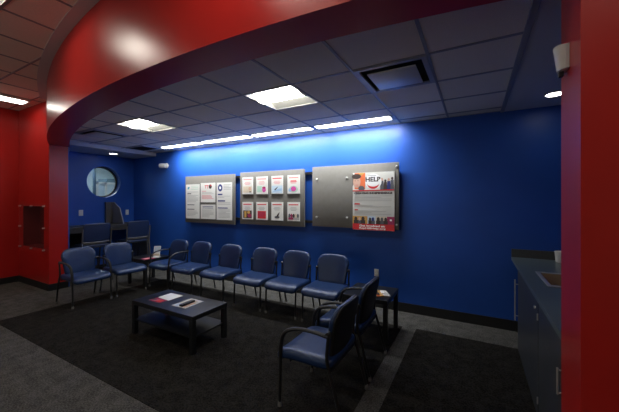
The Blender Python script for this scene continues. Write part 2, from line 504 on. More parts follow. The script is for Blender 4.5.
# air diffusers
def make_diffuser(label, tilt=0):
    t = thing('air_diffuser', label, 'vent', group='square air diffusers in the tiled ceiling')
    s = .29
    f = MB()
    for a, c in ((-s-.01, -s+.03), (s-.03, s+.01)):
        f.box(a, c, -s-.01, s+.01, -.012, .004, M['diff']); f.box(-s+.03, s-.03, a, c, -.012, .004, M['diff'])
    f.build('vent_frame', t)
    MB().box(-s, s, -s, s, .07, .08, M['slot']).box(-s, -s+.01, -s, s, 0, .07, M['slot']).box(s-.01, s, -s, s, 0, .07, M['slot']).box(-s, s, -s, -s+.01, 0, .07, M['slot']).box(-s, s, s-.01, s, 0, .07, M['slot']).build('vent_box', t)
    p = MB(); q = .205
    p.rbox(-q, q, -q, q, -.028, -.016, M['reflector'], .004)
    p.build('vent_plate', t, True)
    MB().box(-.01, .01, -q, q, -.016, .07, M['slot']).build('vent_hanger', t)
    return t
df = make_diffuser('square ceiling air diffuser with a raised plate nearest the pillar')
df.location = (xs[col(-.63)]+P/2, 2.7605, ZC)
dup(df, (xs[col(-5.60)]+P/2, 2.7605, ZC), 0, 'square ceiling air diffuser near the round window end')
o = thing('return_grille', 'dark return air grille in the ceiling at the blue corner', 'vent', (-6.30, 3.90, ZC))
f = MB()
for a, c in ((-.29, -.26), (.26, .29)): f.box(a, c, -.2, .2, -.014, 0, M['diff'])
for a, c in ((-.2, -.17), (.17, .2)): f.box(-.26, .26, a, c, -.014, 0, M['diff'])
f.build('vent_frame', o)
f = MB()
for k in range(11): f.box(-.26, .26, -.165+k*.032, -.150+k*.032, -.011, -.003, M['slot'])
f.box(-.26, .26, -.17, .17, -.003, 0, M['slot'])
f.build('vent_louvre', o)

# ------------------------------------------------------------------ wall boards
def board(x0, x1, z0, z1, label):
    t = thing('wall_board', label, 'board', ((x0+x1)/2, WY-.02, z0), 0, 'pewter display boards on the blue wall')
    hw, h = (x1-x0)/2, z1-z0
    MB().rbox(-hw, hw, -.080, -.045, 0, h, M['board'], .004).build('board_panel', t, True)
    b = MB()
    for x in (-hw*.8, hw*.8):
        for z in (.16, h-.16): b.box(x-.05, x+.05, -.046, .018, z-.03, z+.03, M['rail'])
    b.build('bracket', t)
    return t
B1 = board(-5.530, -4.100, 1.150, 2.140, 'pewter wall board holding four notice sheets')
B2 = board(-3.960, -2.530, 1.172, 2.158, 'pewter wall board holding two rows of leaflets')
B3 = board(-2.374, -.955, 1.195, 2.178, 'mostly bare pewter wall board with the large help poster')
# standoff caps on the third board
def capset(parent, pts, r=.017):
    for (x, z) in pts:
        MB().lathe([(r, 0), (r, .012), (r*.6, .016)], M['steel'], 14,
                   Matrix.Translation((x-parent.location.x, -.080, z-parent.location.z)) @ Matrix.Rotation(PI/2, 4, 'X')).build('standoff_cap', parent, True)
capset(B3, [(-2.285, 1.97), (-1.753, 1.975), (-2.292, 1.345), (-1.753, 1.352), (-.985, 2.115), (-.985, 1.268)])
# rails behind the boards
def rails(z, label):
    o = MB().box(-5.3, -1.1, WY-.045, WY-.002, z-.022, z+.022, M['rail']).build('mounting_rail')
    tag(o, label, 'rail', 'black rails behind the boards')
rails(2.085, 'upper black mounting rail seen in the gaps between boards')
rails(1.262, 'lower black mounting rail seen in the gaps between boards')

YB = WY-.10          # board face
def lines(mb, x0, x1, z0, z1, n, y, m, fill=.45, seed=0):
    rnd = random.Random(seed); p = (z1-z0)/n
    for i in range(n):
        zt = z1-p*i; xe = x1 if rnd.random() < .6 else x0+(x1-x0)*rnd.uniform(.45, .9)
        mb.poly([(x0, y, zt-p*fill), (xe, y, zt-p*fill), (xe, y, zt), (x0, y, zt)], m)
def rect(mb, x0, x1, z0, z1, y, m): mb.poly([(x0, y, z0), (x1, y, z0), (x1, y, z1), (x0, y, z1)], m)
def disc(mb, x, z, rx, rz, y, m, a0=0., a1=2*PI, n=24):
    mb.poly([(x+rx*math.cos(a0+(a1-a0)*k/n), y, z+rz*math.sin(a0+(a1-a0)*k/n)) for k in range(n+(0 if a1-a0 > 6.28 else 1))], m)
def sheet(x0, x1, z0, z1, mt=None, th=.010):
    mb = MB(); mb.box(x0, x1, YB-th, YB-.0006, z0, z1, mt or M['paper'])
    return mb, YB-th-.0008
GN = 'notice sheets on the left wall board'
def notice(mb, label, cat, group):
    t = thing('notice_sheet', label, cat, (0, 0, 0), 0, group)
    xx = [v.x for v in mb.v]; zz = [v.z for v in mb.v]
    MB().box(min(xx)-.004, max(xx)+.004, YB-.0045, YB-.0003, min(zz)-.012, max(zz)+.004, M['edge']).build('backing_mount', t)
    mb.build('sheet', t)
# sheet 1 : tall, teal heading
mb, y = sheet(-5.495, -5.076, 1.235, 1.965)
mb.poly([(-5.45, y, 1.86), (-5.40, y, 1.86), (-5.37, y, 1.91), (-5.43, y, 1.91)], M['teal'])
lines(mb, -5.33, -5.11, 1.83, 1.93, 3, y, M['green'], .3, 3); rect(mb, -5.45, -5.11, 1.795, 1.805, y, M['line'])
lines(mb, -5.45, -5.30, 1.75, 1.775, 1, y, M['line2'], .8); lines(mb, -5.45, -5.11, 1.57, 1.73, 6, y, M['line'], .3, 1)
lines(mb, -5.45, -5.17, 1.515, 1.535, 1, y, M['line2'], .8); lines(mb, -5.45, -5.17, 1.42, 1.44, 1, y, M['line2'], .8)
lines(mb, -5.45, -5.12, 1.27, 1.40, 5, y, M['line'], .3, 2)
notice(mb, 'tall white notice with a teal heading, leftmost on the left board', 'notice', GN)
# sheet 2 : red letters and a dark disc
mb, y = sheet(-5.036, -4.614, 1.583, 1.985)
put_text(mb, 'TT', -4.92, -4.80, 1.865, 1.935, y, M['pred'], .03)
disc(mb, -4.755, 1.905, .045, .045, y, M['hair']); disc(mb, -4.735, 1.93, .02, .016, y-.0004, M['pred'])
lines(mb, -5.0, -4.84, 1.80, 1.82, 1, y, M['pink'], .7); lines(mb, -5.0, -4.66, 1.74, 1.79, 2, y, M['line'], .3, 2)
lines(mb, -5.0, -4.66, 1.64, 1.73, 4, y, M['pink'], .45, 5)
notice(mb, 'white notice with red letters and a dark disc on the left board', 'notice', GN)
# sheet 3
mb, y = sheet(-5.036, -4.614, 1.237, 1.535)
lines(mb, -4.98, -4.67, 1.44, 1.50, 2, y, M['navy'], .35, 4); rect(mb, -5.0, -4.65, 1.425, 1.431, y, M['line'])
lines(mb, -4.99, -4.66, 1.26, 1.41, 6, y, M['line'], .3, 6)
notice(mb, 'small white text notice below the red lettered one on the left board', 'notice', GN)
# sheet 4 : navy emblem
mb, y = sheet(-4.574, -4.159, 1.232, 1.980)
disc(mb, -4.475, 1.875, .062, .072, y, M['navy']); disc(mb, -4.475, 1.875, .028, .030, y-.0005, M['pwhite'])
lines(mb, -4.38, -4.19, 1.82, 1.94, 4, y, M['line'], .35, 1)
lines(mb, -4.54, -4.38, 1.725, 1.755, 1, y, M['navy'], .9); lines(mb, -4.54, -4.20, 1.66, 1.71, 2, y, M['line'], .3, 8)
lines(mb, -4.54, -4.29, 1.595, 1.625, 1, y, M['navy'], .9); lines(mb, -4.54, -4.20, 1.52, 1.58, 2, y, M['line'], .3, 9)
lines(mb, -4.54, -4.20, 1.455, 1.48, 1, y, M['navy'], .8); lines(mb, -4.52, -4.21, 1.26, 1.44, 7, y, M['line'], .3, 11)
notice(mb, 'tall white notice with a navy round emblem, rightmost on the left board', 'notice', GN)

# leaflets on the second board
cols4 = [(-3.890, -3.636), (-3.552, -3.296), (-3.206, -2.958), (-2.861, -2.613)]
rows2 = [(1.742, 2.060), (1.268, 1.591)]
LL = [['leaflet with a beige picture, first in the upper row', 'leaflet with pale green and pink flower picture, upper row',
       'leaflet with a light blue sky picture, upper row', 'leaflet with a magenta flower picture, last in the upper row'],
      ['leaflet with a dark and amber picture, first in the lower row', 'leaflet with a solid red picture block, lower row',
       'leaflet with a small black drawing on white, lower row', 'leaflet with a red and grey crowd picture, last in the lower row']]
for r in range(2):
    for c in range(4):
        x0, x1 = cols4[c]; z0, z1 = rows2[r]; w_ = x1-x0
        t = thing('leaflet', LL[r][c], 'leaflet', (0, 0, 0), 0, 'leaflets in holders on the middle board')
        h = MB(); h.box(x0-.004, x1+.004, YB-.016, YB-.0006, z0-.012, z0-.003, M['grey']); h.build('holder_mount', t)
        mb, y = sheet(x0, x1, z0, z1, None, .014); y0 = y
        rect(mb, x0+.025, x1-.025, z1-.052, z1-.034, y, M['pred' if (r or c == 2) else 'pink'])
        cx = (x0+x1)/2
        for k, (dz, ww) in enumerate(((.09, .06), (.112, .075), (.134, .055))):
            rect(mb, cx-ww, cx+ww, z1-dz-.009, z1-dz, y, M['pink' if r == 0 else 'line'])
        a0, a1, b0, b1 = x0+.022, x1-.022, z0+.03, z0+.145
        y -= .0004
        if r == 0 and c == 0:
            rect(mb, a0, a1, b0, b1, y, M['beige']); disc(mb, a1-.05, b0+.07, .03, .035, y-.0004, M['skin']); rect(mb, a1-.06, a1-.02, b0, b0+.02, y-.0004, M['hair'])
        elif r == 0 and c == 1:
            rect(mb, a0, a0+w_*.42, b0, b1, y, M['green']); disc(mb, a1-.055, b0+.05, .045, .05, y-.0004, M['magenta']); disc(mb, a1-.055, b0+.085, .04, .02, y-.0006, M['wine'])
        elif r == 0 and c == 2:
            rect(mb, a0-.015, a1+.015, z0+.012, b1, y, M['lblue']); mb.poly([(a0, y-.0004, b0), (a1, y-.0004, b0+.02), (a1, y-.0004, b0+.07), (a0+.05, y-.0004, b0+.04)], M['pblue'])
            mb.poly([(cx-.06, y-.0008, b0+.045), (cx-.035, y-.0008, b0+.03), (cx+.03, y-.0008, b0+.1), (cx, y-.0008, b0+.085)], M['hair'])
        elif r == 0 and c == 3:
            disc(mb, cx, b0+.045, .09, .06, y, M['green']); disc(mb, cx, b0+.05, .055, .045, y-.0004, M['magenta']); disc(mb, cx-.07, b0+.03, .03, .03, y-.0004, M['pblue'])
            rect(mb, cx-.06, cx+.06, z1-.125, z1-.085, y, M['pink'])
        elif r == 1 and c == 0:
            rect(mb, a0, a1, b0-.01, b1+.02, y, M['hair']); rect(mb, a0+.03, a0+.08, b0, b0+.12, y-.0004, M['amber']); disc(mb, cx+.03, b0+.1, .035, .03, y-.0004, M['amber']); disc(mb, cx+.05, b0+.04, .05, .04, y-.0004, M['wine'])
        elif r == 1 and c == 1:
            rect(mb, a0+.01, a1-.01, b0-.01, b1+.015, y, M['pred']); lines(mb, a0+.03, a1-.03, b0+.02, b1-.01, 4, y-.0004, M['wine'], .5, 3)
        elif r == 1 and c == 2:
            disc(mb, cx, b0+.025, .055, .022, y, M['line2']); mb.poly([(cx-.02, y-.0003, b0+.03), (cx+.03, y-.0003, b0+.04), (cx+.06, y-.0003, b0+.12), (cx+.01, y-.0003, b0+.08)], M['hair'])
        else:
            rect(mb, a0-.01, a1+.01, b0-.01, b0+.05, y, M['line']); 
            for k in range(5): disc(mb, a0+.02+k*.043, b0+.06, .022, .034, y-.0003, M[('line2', 'wine', 'hair', 'beige', 'line2')[k]])
            rect(mb, a0, a0+.1, b0-.01, b0+.03, y-.0006, M['wine'])
        mb.build('sheet', t)

# help poster
px0, px1, pz0, pz1 = -1.650, -1.013, 1.175, 2.047
t = thing('help_poster', 'large red and white HELP poster on the right wall board', 'poster', (0, 0, 0))
mb = MB(); mb.box(px0, px1, YB-.022, YB-.0006, pz0, pz1, M['paper2']); mb.build('poster_sheet', t)
MB().box(px0+.05, px1-.05, YB-.0005, YB-.0001, pz0+.06, pz1-.05, M['edge']).build('wall_mount', t)
y = YB-.0235
mb = MB(); zt = 1.775                      # header picture
rect(mb, px0, px1, zt, pz1-.004, y, M['paper'])
rect(mb, px0+.03, px0+.20, zt+.02, pz1-.004, y-.0003, M['orange'])
mb.poly([(px0+.12, y-.0004, pz1-.06), (px0+.2, y-.0004, pz1-.004), (px0+.10, y-.0004, pz1-.004)], M['amber'])
mb.poly([(px0, y-.0005, zt+.06), (px0+.03, y-.0005, pz1-.09), (px0, y-.0005, pz1-.004)], M['hair'])
disc(mb, px0+.065, zt+.135, .060, .095, y-.0006, M['skin']); disc(mb, px0+.06, zt+.215, .075, .040, y-.0008, M['hair'])
disc(mb, px0+.040, zt+.150, .007, .005, y-.001, M['hair']); disc(mb, px0+.085, zt+.150, .007, .005, y-.001, M['hair']); disc(mb, px0+.067, zt+.085, .022, .007, y-.001, M['pink'])
disc(mb, px0+.14, zt+.03, .05, .04, y-.0005, M['line2'])
for k, (dx, c, s_) in enumerate(((.455, 'line2', 1), (.505, 'hair', .85), (.555, 'navy', .95), (.605, 'line2', 1.05))):
    disc(mb, px0+dx, zt+.16*s_, .017, .022, y-.0008, M['skin' if k % 2 == 0 else 'hair'])
    mb.poly([(px0+dx-.028, y-.0007, zt+.008), (px0+dx+.028, y-.0007, zt+.008), (px0+dx+.022, y-.0007, zt+.14*s_), (px0+dx-.022, y-.0007, zt+.14*s_)], M[c])
disc(mb, px0+.325, zt+.13, .125, .118, y-.0009, M['pwhite'])
put_text(mb, 'HELP', px0+.205, px0+.435, zt+.130, zt+.200, y-.0012, M['hair'], .04)
lines(mb, px0+.25, px0+.40, zt+.212, zt+.226, 1, y-.0012, M['line'], .7)
# smile
n = 16; arc = []
for k in range(n+1):
    a = PI+PI*k/n; arc.append((px0+.322+.092*math.cos(a), zt+.105+.085*math.sin(a)))
for k in range(n+1):
    a = 2*PI-PI*k/n; arc.append((px0+.322+.092*math.cos(a), zt+.105+.048*math.sin(a)))
mb.add([(p[0], y-.0012, p[1]) for p in arc], [(k, k+1, 2*n-k, 2*n+1-k) for k in range(n)], M['pred'])
mb.poly([(px0, y-.0010, zt-.012), (px1, y-.0010, zt-.004), (px1, y-.0010, zt+.010), (px0, y-.0010, zt+.004)], M['pred'])
mb.build('poster_header', t)
mb = MB()
put_text(mb, 'CREATING INDEPENDENCE', px0+.025, px1-.03, 1.718, 1.750, y, M['hair'], .06)
lines(mb, px0+.03, px1-.04, 1.60, 1.695, 4, y, M['line'], .25, 21)
rect(mb, px0+.03, px0+.115, 1.562, 1.580, y, M['pred']); lines(mb, px0+.03, px1-.05, 1.515, 1.555, 2, y, M['line'], .3, 22)
rect(mb, px0+.03, px0+.085, 1.473, 1.490, y, M['pred']); lines(mb, px0+.03, px1-.05, 1.400, 1.465, 3, y, M['line'], .3, 23)
mb.build('poster_text', t)
mb = MB(); z0, z1 = 1.270, 1.385
for a, b, c in ((0, .235, 'amber'), (.235, .36, 'lblue'), (.36, .53, 'beige'), (.53, .637, 'wine')): rect(mb, px0+a, px0+b, z0, z1, y, M[c])
for dx, c, r in ((.05, 'hair', .034), (.11, 'skin', .026), (.165, 'hair', .036), (.275, 'hair', .026), (.32, 'navy', .03), (.40, 'hair', .034), (.455, 'line2', .03), (.51, 'hair', .03)):
    disc(mb, px0+dx, z0+.072, r*.7, r, y-.0004, M[c]); rect(mb, px0+dx-r, px0+dx+r, z0, z0+.055, y-.0003, M['hair' if c == 'hair' else 'line2'])
disc(mb, px0+.585, z0+.065, .016, .014, y-.0005, M['pwhite'])
mb.build('poster_photo_strip', t)
mb = MB(); rect(mb, px0, px1, pz0+.003, 1.270, y, M['pred'])
put_text(mb, 'Get involved at:', px0+.105, px0+.50, 1.226, 1.258, y-.0005, M['pwhite'], .045)
put_text(mb, 'RayHillHelp.org', px0+.105, px0+.51, 1.186, 1.218, y-.0005, M['pwhite'], .045)
mb.build('poster_footer', t)

# ------------------------------------------------------------------ wall small items
def wall_camera():
    t = thing('security_camera', 'small white security camera high on the blue wall', 'camera', (-6.30, WY, 2.43))
    RX = Matrix.Rotation(PI/2, 4, 'X')
    MB().lathe([(.062, 0), (.062, .015), (.05, .03), (.022, .036), (.02, .06)], M['white'], 24, RX).build('mount', t, True)
    body = Matrix.Translation((-.02, -.075, -.005)) @ Matrix.Rotation(math.radians(-60), 4, 'Z') @ Matrix.Rotation(PI/2, 4, 'X')
    MB().lathe([(.02, -.05), (.048, -.045), (.055, -.02), (.055, .07), (.050, .085)], M['white'], 24, body).build('camera_body', t, True)
    MB().lathe([(.043, .080), (.043, .087), (.02, .090)], M['dome'], 20, body).build('camera_lens', t, True)
wall_camera()
def outlet(loc, rz, label, w_=.045, h=.065):
    t = thing('wall_outlet', label, 'outlet', loc, rz, 'white wall outlets')
    MB().rbox(-w_, w_, -.007, 0, -h, h, M['white'], .003).build('cover_plate', t, True)
    s_ = MB()
    for z in (-.025, .025):
        s_.rbox(-.018, .018, -.010, -.006, z-.015, z+.015, M['paper'], .002)
        for x in (-.007, .007): s_.box(x-.0016, x+.0016, -.0105, -.0095, z-.006, z+.007, M['gap'])
    s_.build('socket', t)
outlet((WXL, 3.31, 1.345), PI/2, 'white wall outlet above the desk left of the divider', .042, .065)
outlet((WXL, 4.31, 1.325), PI/2, 'white wall outlet above the desk right of the divider', .038, .065)
outlet((-1.31, WY, .52), 0, 'white wall outlet low on the blue wall behind the right side table', .035, .055)
# motion sensor on the jamb
t = thing('motion_sensor', 'white wedge shaped motion sensor on the red pillar', 'sensor', (XR-.001, 1.69, 2.25))
MB().prism([(-.040, -.052), (.040, -.052), (.040, .052), (-.040, .052)], 0, -.012, 0, M['white']).build('mount', t)
mb = MB()
vs = []
for z, dpt, w_ in ((-.052, .022, .034), (.052, .036, .040)):
    for k in range(9):
        a = -PI/2+PI*k/8; vs.append((-.012-dpt*math.cos(a)**.6 if abs(math.cos(a)) > 1e-6 else -.012, w_*math.sin(a), z))
mb.add(vs, [(k, k+1, 9+k+1, 9+k) for k in range(8)]+[list(range(9))[::-1], list(range(9, 18)), (0, 9, 17, 8)], M['white'])
mb.build('sensor_body', t, True)
MB().rbox(-.030, -.012, -.012, .012, -.078, -.055, M['shell'], .003).build('sensor_knuckle', t)
# niche cover
t = thing('niche_cover', 'clear cover plate with eight standoffs over the red wall niche', 'cover', (-7.375, 2.405, 1.115))
MB().box(-.575, .575, -.028, -.022, -.44, .44, M['acrylic']).build('pane', t)
for x in (-.53, 0, .53):
    for z in (-.40, 0, .40):
        if x == 0 and z == 0: continue
        MB().lathe([(.016, .0008), (.016, .034), (.010, .038)], M['steel'], 12, Matrix.Translation((x, 0, z)) @ Matrix.Rotation(PI/2, 4, 'X')).build('standoff_mount', t, True)

# ------------------------------------------------------------------ chairs
def outline(w_, h, r, n=6, rt=None, wt=None):
    """rounded rectangle centred at 0; corner radii r (bottom) rt (top), top width wt"""
    rt = rt or r; wt = wt or w_; pts = []
    for cx, cz, rr, a0 in ((wt/2-rt, h/2-rt, rt, 0), (-(wt/2-rt), h/2-rt, rt, PI/2), (-(w_/2-r), -(h/2-r), r, PI), (w_/2-r, -(h/2-r), r, 1.5*PI)):
        for k in range(n+1):
            a = a0+PI/2*k/n; pts.append((cx+rr*math.cos(a), cz+rr*math.sin(a)))
    # densify straight runs
    out = []
    for a, b in zip(pts, pts[1:]+pts[:1]):
        out.append(a); L = math.hypot(b[0]-a[0], b[1]-a[1]); k = int(L/.05)
        for i in range(1, k+1): out.append((a[0]+(b[0]-a[0])*i/(k+1), a[1]+(b[1]-a[1])*i/(k+1)))
    return out
def pad(ol, layers, m, fn):
    """stack of (scale-inset, height) rings of an outline, caps closed by shrinking rings; fn maps (u,v,t)->xyz"""
    mb = MB(); n = len(ol); vs, fs = [], []
    um = max(abs(p[0]) for p in ol); vm = max(abs(p[1]) for p in ol)
    for ins, t in layers:
        for u, v in ol: vs.append(fn(u*(1-ins/um), v*(1-ins/vm), t))
    for i in range(len(layers)-1):
        for k in range(n): fs.append((i*n+k, i*n+(k+1) % n, (i+1)*n+(k+1) % n, (i+1)*n+k))
    fs.append(list(range(n))[::-1]); fs.append([(len(layers)-1)*n+k for k in range(n)])
    mb.add(vs, fs, m); return mb
def make_chair(label, arms):
    t = thing('waiting_chair', label, 'chair', group=None)
    # seat : u = x, v = y (front at -v)
    def sf(u, v, tt):
        z = .388+tt
        f = max(0, (-v-.10)/.14); z -= .034*f*f          # waterfall front
        z -= .010*(1-(u/.24)**2)*(1 if tt > .03 else 0)   # dish
        b = max(0, (v-.12)/.12); z += .012*b*b
        return (u, v-.055, z)
    L = [(.03, 0), (.010, .004), (0, .020), (0, .050), (.006, .065), (.022, .075), (.06, .080), (.12, .081), (.19, .081), (.225, .081)]
    pad(outline(.530, .490, .055), L, M['vinyl'], sf).build('seat', t, True, 60)
    MB().rbox(-.215, .215, -.20, .17, .377, .389, M['shell'], .005).build('seat_pan', t)
    # backrest : u = x, v = z
    def bf(u, v, tt):
        z = .645+v; y = .140+(v+.18)*.20
        y += -.55*u*u + .03                               # wraps forward at the sides
        z -= .35*u*u if v > .1 else 0
        return (u, y-tt, z)
    ob = outline(.430, .415, .060, 7, .105, .485)
    L = [(.02, .0), (.004, .004), (0, .014), (.002, .026), (.010, .036), (.03, .041), (.07, .043), (.12, .043), (.175, .043)]
    pad(ob, L, M['vinyl'], bf).build('backrest', t, True, 60)
    Ls = [(.03, -.016), (.012, -.014), (.004, -.006), (.006, .002), (.02, .003)]
    pad(ob, Ls, M['shell'], bf).build('back_shell', t, True, 60)
    r = .0125
    for s_ in (-1, 1):
        x = s_*(.268 if arms else .250)
        if arms:
            p = smooth_path([(x, .165, .642), (x, .06, .656), (x, -.09, .652), (x*1.01, -.205, .612), (x*1.01, -.240, .52), (x, -.246, .40)], 3)
            MB().tube(p, .0165, M['shell'], 10, sq=(1.15, .85)).build('armrest', t, True)
            fl = MB().tube([(x, -.246, .42), (x, -.255, .03)], r, M['black'], 10).build('leg', t, True)
        else:
            p = smooth_path([(s_*.20, -.17, .386), (x-s_*.03, -.19, .386), (x-s_*.004, -.232, .380), (x, -.246, .35), (x, -.255, .03)], 2)
            fl = MB().tube(p, r, M['black'], 10).build('leg', t, True)
        MB().lathe([(.012, FZ), (.017, FZ+.004), (.017, FZ+.02), (.0135, FZ+.04)], M['glide'], 12, Matrix.Translation((x, -.255, 0))).build('glide', fl, True)
        p = smooth_path([(x, .275, .03), (x, .195, .34), (x, .150, .46), (x, .163, .60), (x, .172, .668)], 2)
        rl = MB().tube(p, r, M['black'], 10).build('leg', t, True)
        MB().lathe([(.012, FZ), (.017, FZ+.004), (.017, FZ+.02), (.0135, FZ+.04)], M['glide'], 12, Matrix.Translation((x, .278, 0))).build('glide', rl, True)
        k = MB().tube([(x+s_*.006, .168, .650), (x-s_*.012, .166, .650), (s_*.222, .160, .655)], [.024, .022, .016], M['shell'], 10)
        k.build('back_knob', t, True)
    f = MB()
    for s_ in (-1, 1): f.tube([(s_*.20, -.19, .378), (s_*.20, .16, .378)], .011, M['black'], 8)
    for y in (-.17, .168): f.tube([(-.250, y, .378), (.250, y, .378)], .011, M['black'], 8)
    f.build('seat_frame', t, True)
    return t
GC = 'navy waiting room chairs'
armed = make_chair('', True); plain = make_chair('', False)
used = set()
def place(src, x, y, rz, label, group=GC):
    if src.name in used: return dup(src, (x, y, 0), rz, label, group)
    used.add(src.name); src.location = (x, y, 0); src.rotation_euler = (0, 0, rz); src['label'] = label; src['group'] = group
    return src
RYC = 3.70
place(armed, -5.08, RYC, 0, 'navy chair with armrests beside the corner table, leftmost of the wall row')
for x, l in ((-4.45, 'armless navy chair in the wall row next to the armchair'),
             (-3.72, 'armless navy chair against the wall, third from the left in the row'),
             (-2.985, 'armless navy chair against the wall, third from the right in the row'),
             (-2.38, 'armless navy chair under the gap between boards, second from the right in the row'),
             (-1.77, 'armless navy chair below the bare board, rightmost of the wall row')):
    place(plain, x, RYC, 0, l)
place(armed, -5.49, 2.44, PI/2, 'navy armchair facing right, front of the left pair by the red wall')
place(plain, -5.49, 3.05, PI/2, 'armless navy chair of the left pair, next to the corner table')
place(armed, -1.09, 2.21, -PI/2, 'nearest navy armchair facing left, on the dark carpet in the foreground')
place(armed, -1.10, 2.87, -PI/2, 'navy armchair facing left between the nearest armchair and the right side table')

# ------------------------------------------------------------------ tables
def make_table(name, label, x0, x1, y0, y1, z, top, leg, shelf=None):
    t = thing(name, label, 'table', ((x0+x1)/2, (y0+y1)/2, FZ))
    a, b = (x1-x0)/2, (y1-y0)/2; z -= FZ
    MB().rbox(-a, a, -b, b, z-top, z, M['lack'], .002, 1).build('tabletop', t)
    for sx_ in (-1, 1):
        for sy in (-1, 1):
            cx, cy = sx_*(a-leg/2-.001), sy*(b-leg/2-.001)
            MB().rbox(cx-leg/2, cx+leg/2, cy-leg/2, cy+leg/2, 0, z-top, M['lack'], .002, 1).build('leg', t)
    if shelf: MB().box(-a+.012, a-.012, -b+.012, b-.012, shelf-.018, shelf, M['lack']).build('shelf', t)
    return t
make_table('coffee_table', 'low black coffee table with lower shelf on the dark carpet', -3.655, -2.575, 2.125, 2.625, .41, .05, .052, .185)
make_table('side_table', 'black square side table against the wall behind the right armchairs', -1.40, -.85, 3.32, 3.87, .505, .05, .05)
make_table('corner_table', 'black square table in the corner between the two chair groups', -5.96, -5.41, 3.385, 3.93, .50, .05, .05)

def flat(name, pts, z, m, label, cat, th=.003, deco=None, group=None):
    mb = MB(); mb.prism(pts, 2, z, z+th, m)
    if deco: deco(mb, z+th+.0006)
    return tag(mb.build(name), label, cat, group)
Zt = .4105
flat('red_brochure', [(-3.464, 2.225), (-3.258, 2.228), (-3.256, 2.342), (-3.466, 2.336)], Zt, M['wine'], 'dark red brochure under the white sheet on the coffee table', 'brochure', .002,
     lambda mb, z: (mb.poly([(-3.38, 2.24, z), (-3.28, 2.24, z), (-3.28, 2.30, z), (-3.38, 2.30, z)], M['pred']), mb.poly([(-3.45, 2.25, z), (-3.40, 2.25, z), (-3.40, 2.29, z), (-3.45, 2.29, z)], M['line2'])))
flat('paper_sheet', [(-3.462, 2.338), (-3.232, 2.322), (-3.238, 2.530), (-3.472, 2.528)], Zt+.003, M['pwhite'], 'blank white paper sheet on the coffee table', 'paper', .002)
def magdeco(mb, z):
    mb.poly([(-2.95, 2.26, z), (-2.86, 2.26, z), (-2.87, 2.42, z), (-2.94, 2.42, z)], M['skin'])
    mb.poly([(-3.05, 2.25, z), (-2.98, 2.25, z), (-2.98, 2.33, z), (-3.05, 2.33, z)], M['lblue'])
    mb.poly([(-3.03, 2.40, z), (-2.90, 2.44, z), (-2.90, 2.50, z), (-3.04, 2.49, z)], M['beige'])
flat('magazine', [(-3.062, 2.240), (-2.842, 2.250), (-2.850, 2.516), (-3.064, 2.512)], Zt, M['paper'], 'open printed magazine under the remote on the coffee table', 'magazine', .004, magdeco)
t = thing('remote_control', 'dark remote control lying on the magazine', 'remote', (-2.935, 2.352, Zt+.0056), math.radians(3))
MB().rbox(-.026, .026, -.095, .095, 0, .022, M['shell'], .006).build('remote_body', t, True)
b = MB()
for i in range(7):
    for j in range(3): b.rbox(-.017+j*.013, -.009+j*.013, -.075+i*.021, -.064+i*.021, .0215, .0245, M['grey'], .001, 1)
b.build('remote_buttons', t)
# snack leaflets on the side table
Zs = .506
def snack():
    t = thing('crumpled_magazine', 'small colourful crumpled magazine on the right side table', 'magazine', (-1.0, 3.52, Zs), .5)
    mb = MB(); n = 8
    for k, (m_, x0, x1) in enumerate((('beige', -.11, -.045), ('orange', -.045, -.005), ('amber', -.005, .035), ('paper', .035, .11))):
        vs = []; q = 4
        for i in range(q+1):
            x = x0+(x1-x0)*i/q; zz = .004+.010*abs(math.sin(x*22+.4))
            vs += [(x, -.10, 0), (x, -.10, zz), (x, .10, zz*1.2), (x, .10, 0)]
        fs = []
        for i in range(q):
            for j in range(4): fs.append((4*i+j, 4*i+(j+1) % 4, 4*i+4+(j+1) % 4, 4*i+4+j))
        fs += [(0, 1, 2, 3), (4*q, 4*q+1, 4*q+2, 4*q+3)]
        mb.add(vs, fs, M[m_])
    mb.build('pages', t)
    c = MB(); c.prism([(-.07, -.05), (-.01, -.07), (.0, .0), (-.06, .03)], 2, .017, .020, M['hair']); c.prism([(.02, -.03), (.07, -.02), (.06, .05), (.02, .05)], 2, .017, .020, M['pwhite']); c.build('page_print', t)
snack()
# items on the corner table
t = thing('brochure_stand', 'upright pale blue brochure in a stand on the corner table', 'brochure stand', (-5.475, 3.66, .501), math.radians(32))
MB().rbox(-.07, .07, -.05, .05, 0, .012, M['white'], .003).build('stand_base', t)
TL = Matrix.Translation((0, .02, .01)) @ Matrix.Rotation(math.radians(-12), 4, 'X')
MB().box(-.062, .062, -.004, .004, 0, .21, M['pwhite'], TL).box(-.055, .055, -.0055, -.004, .09, .20, M['lblue'], TL).box(-.055, .055, -.0055, -.004, .02, .06, M['beige'], TL).build('brochure_card', t)
flat('magazine', [(-5.60, 3.42), (-5.40, 3.40), (-5.385, 3.60), (-5.58, 3.62)], .501, M['wine'], 'red covered magazine lying on the corner table', 'magazine', .006,
     lambda mb, z: mb.poly([(-5.56, 3.44, z), (-5.44, 3.43, z), (-5.43, 3.56, z), (-5.55, 3.57, z)], M['pink']))
t = thing('paper_stack', 'small pile of pale leaflets in front of the brochure stand', 'papers', (-5.42, 3.70, .501))
bpy.data.objects.remove(t)

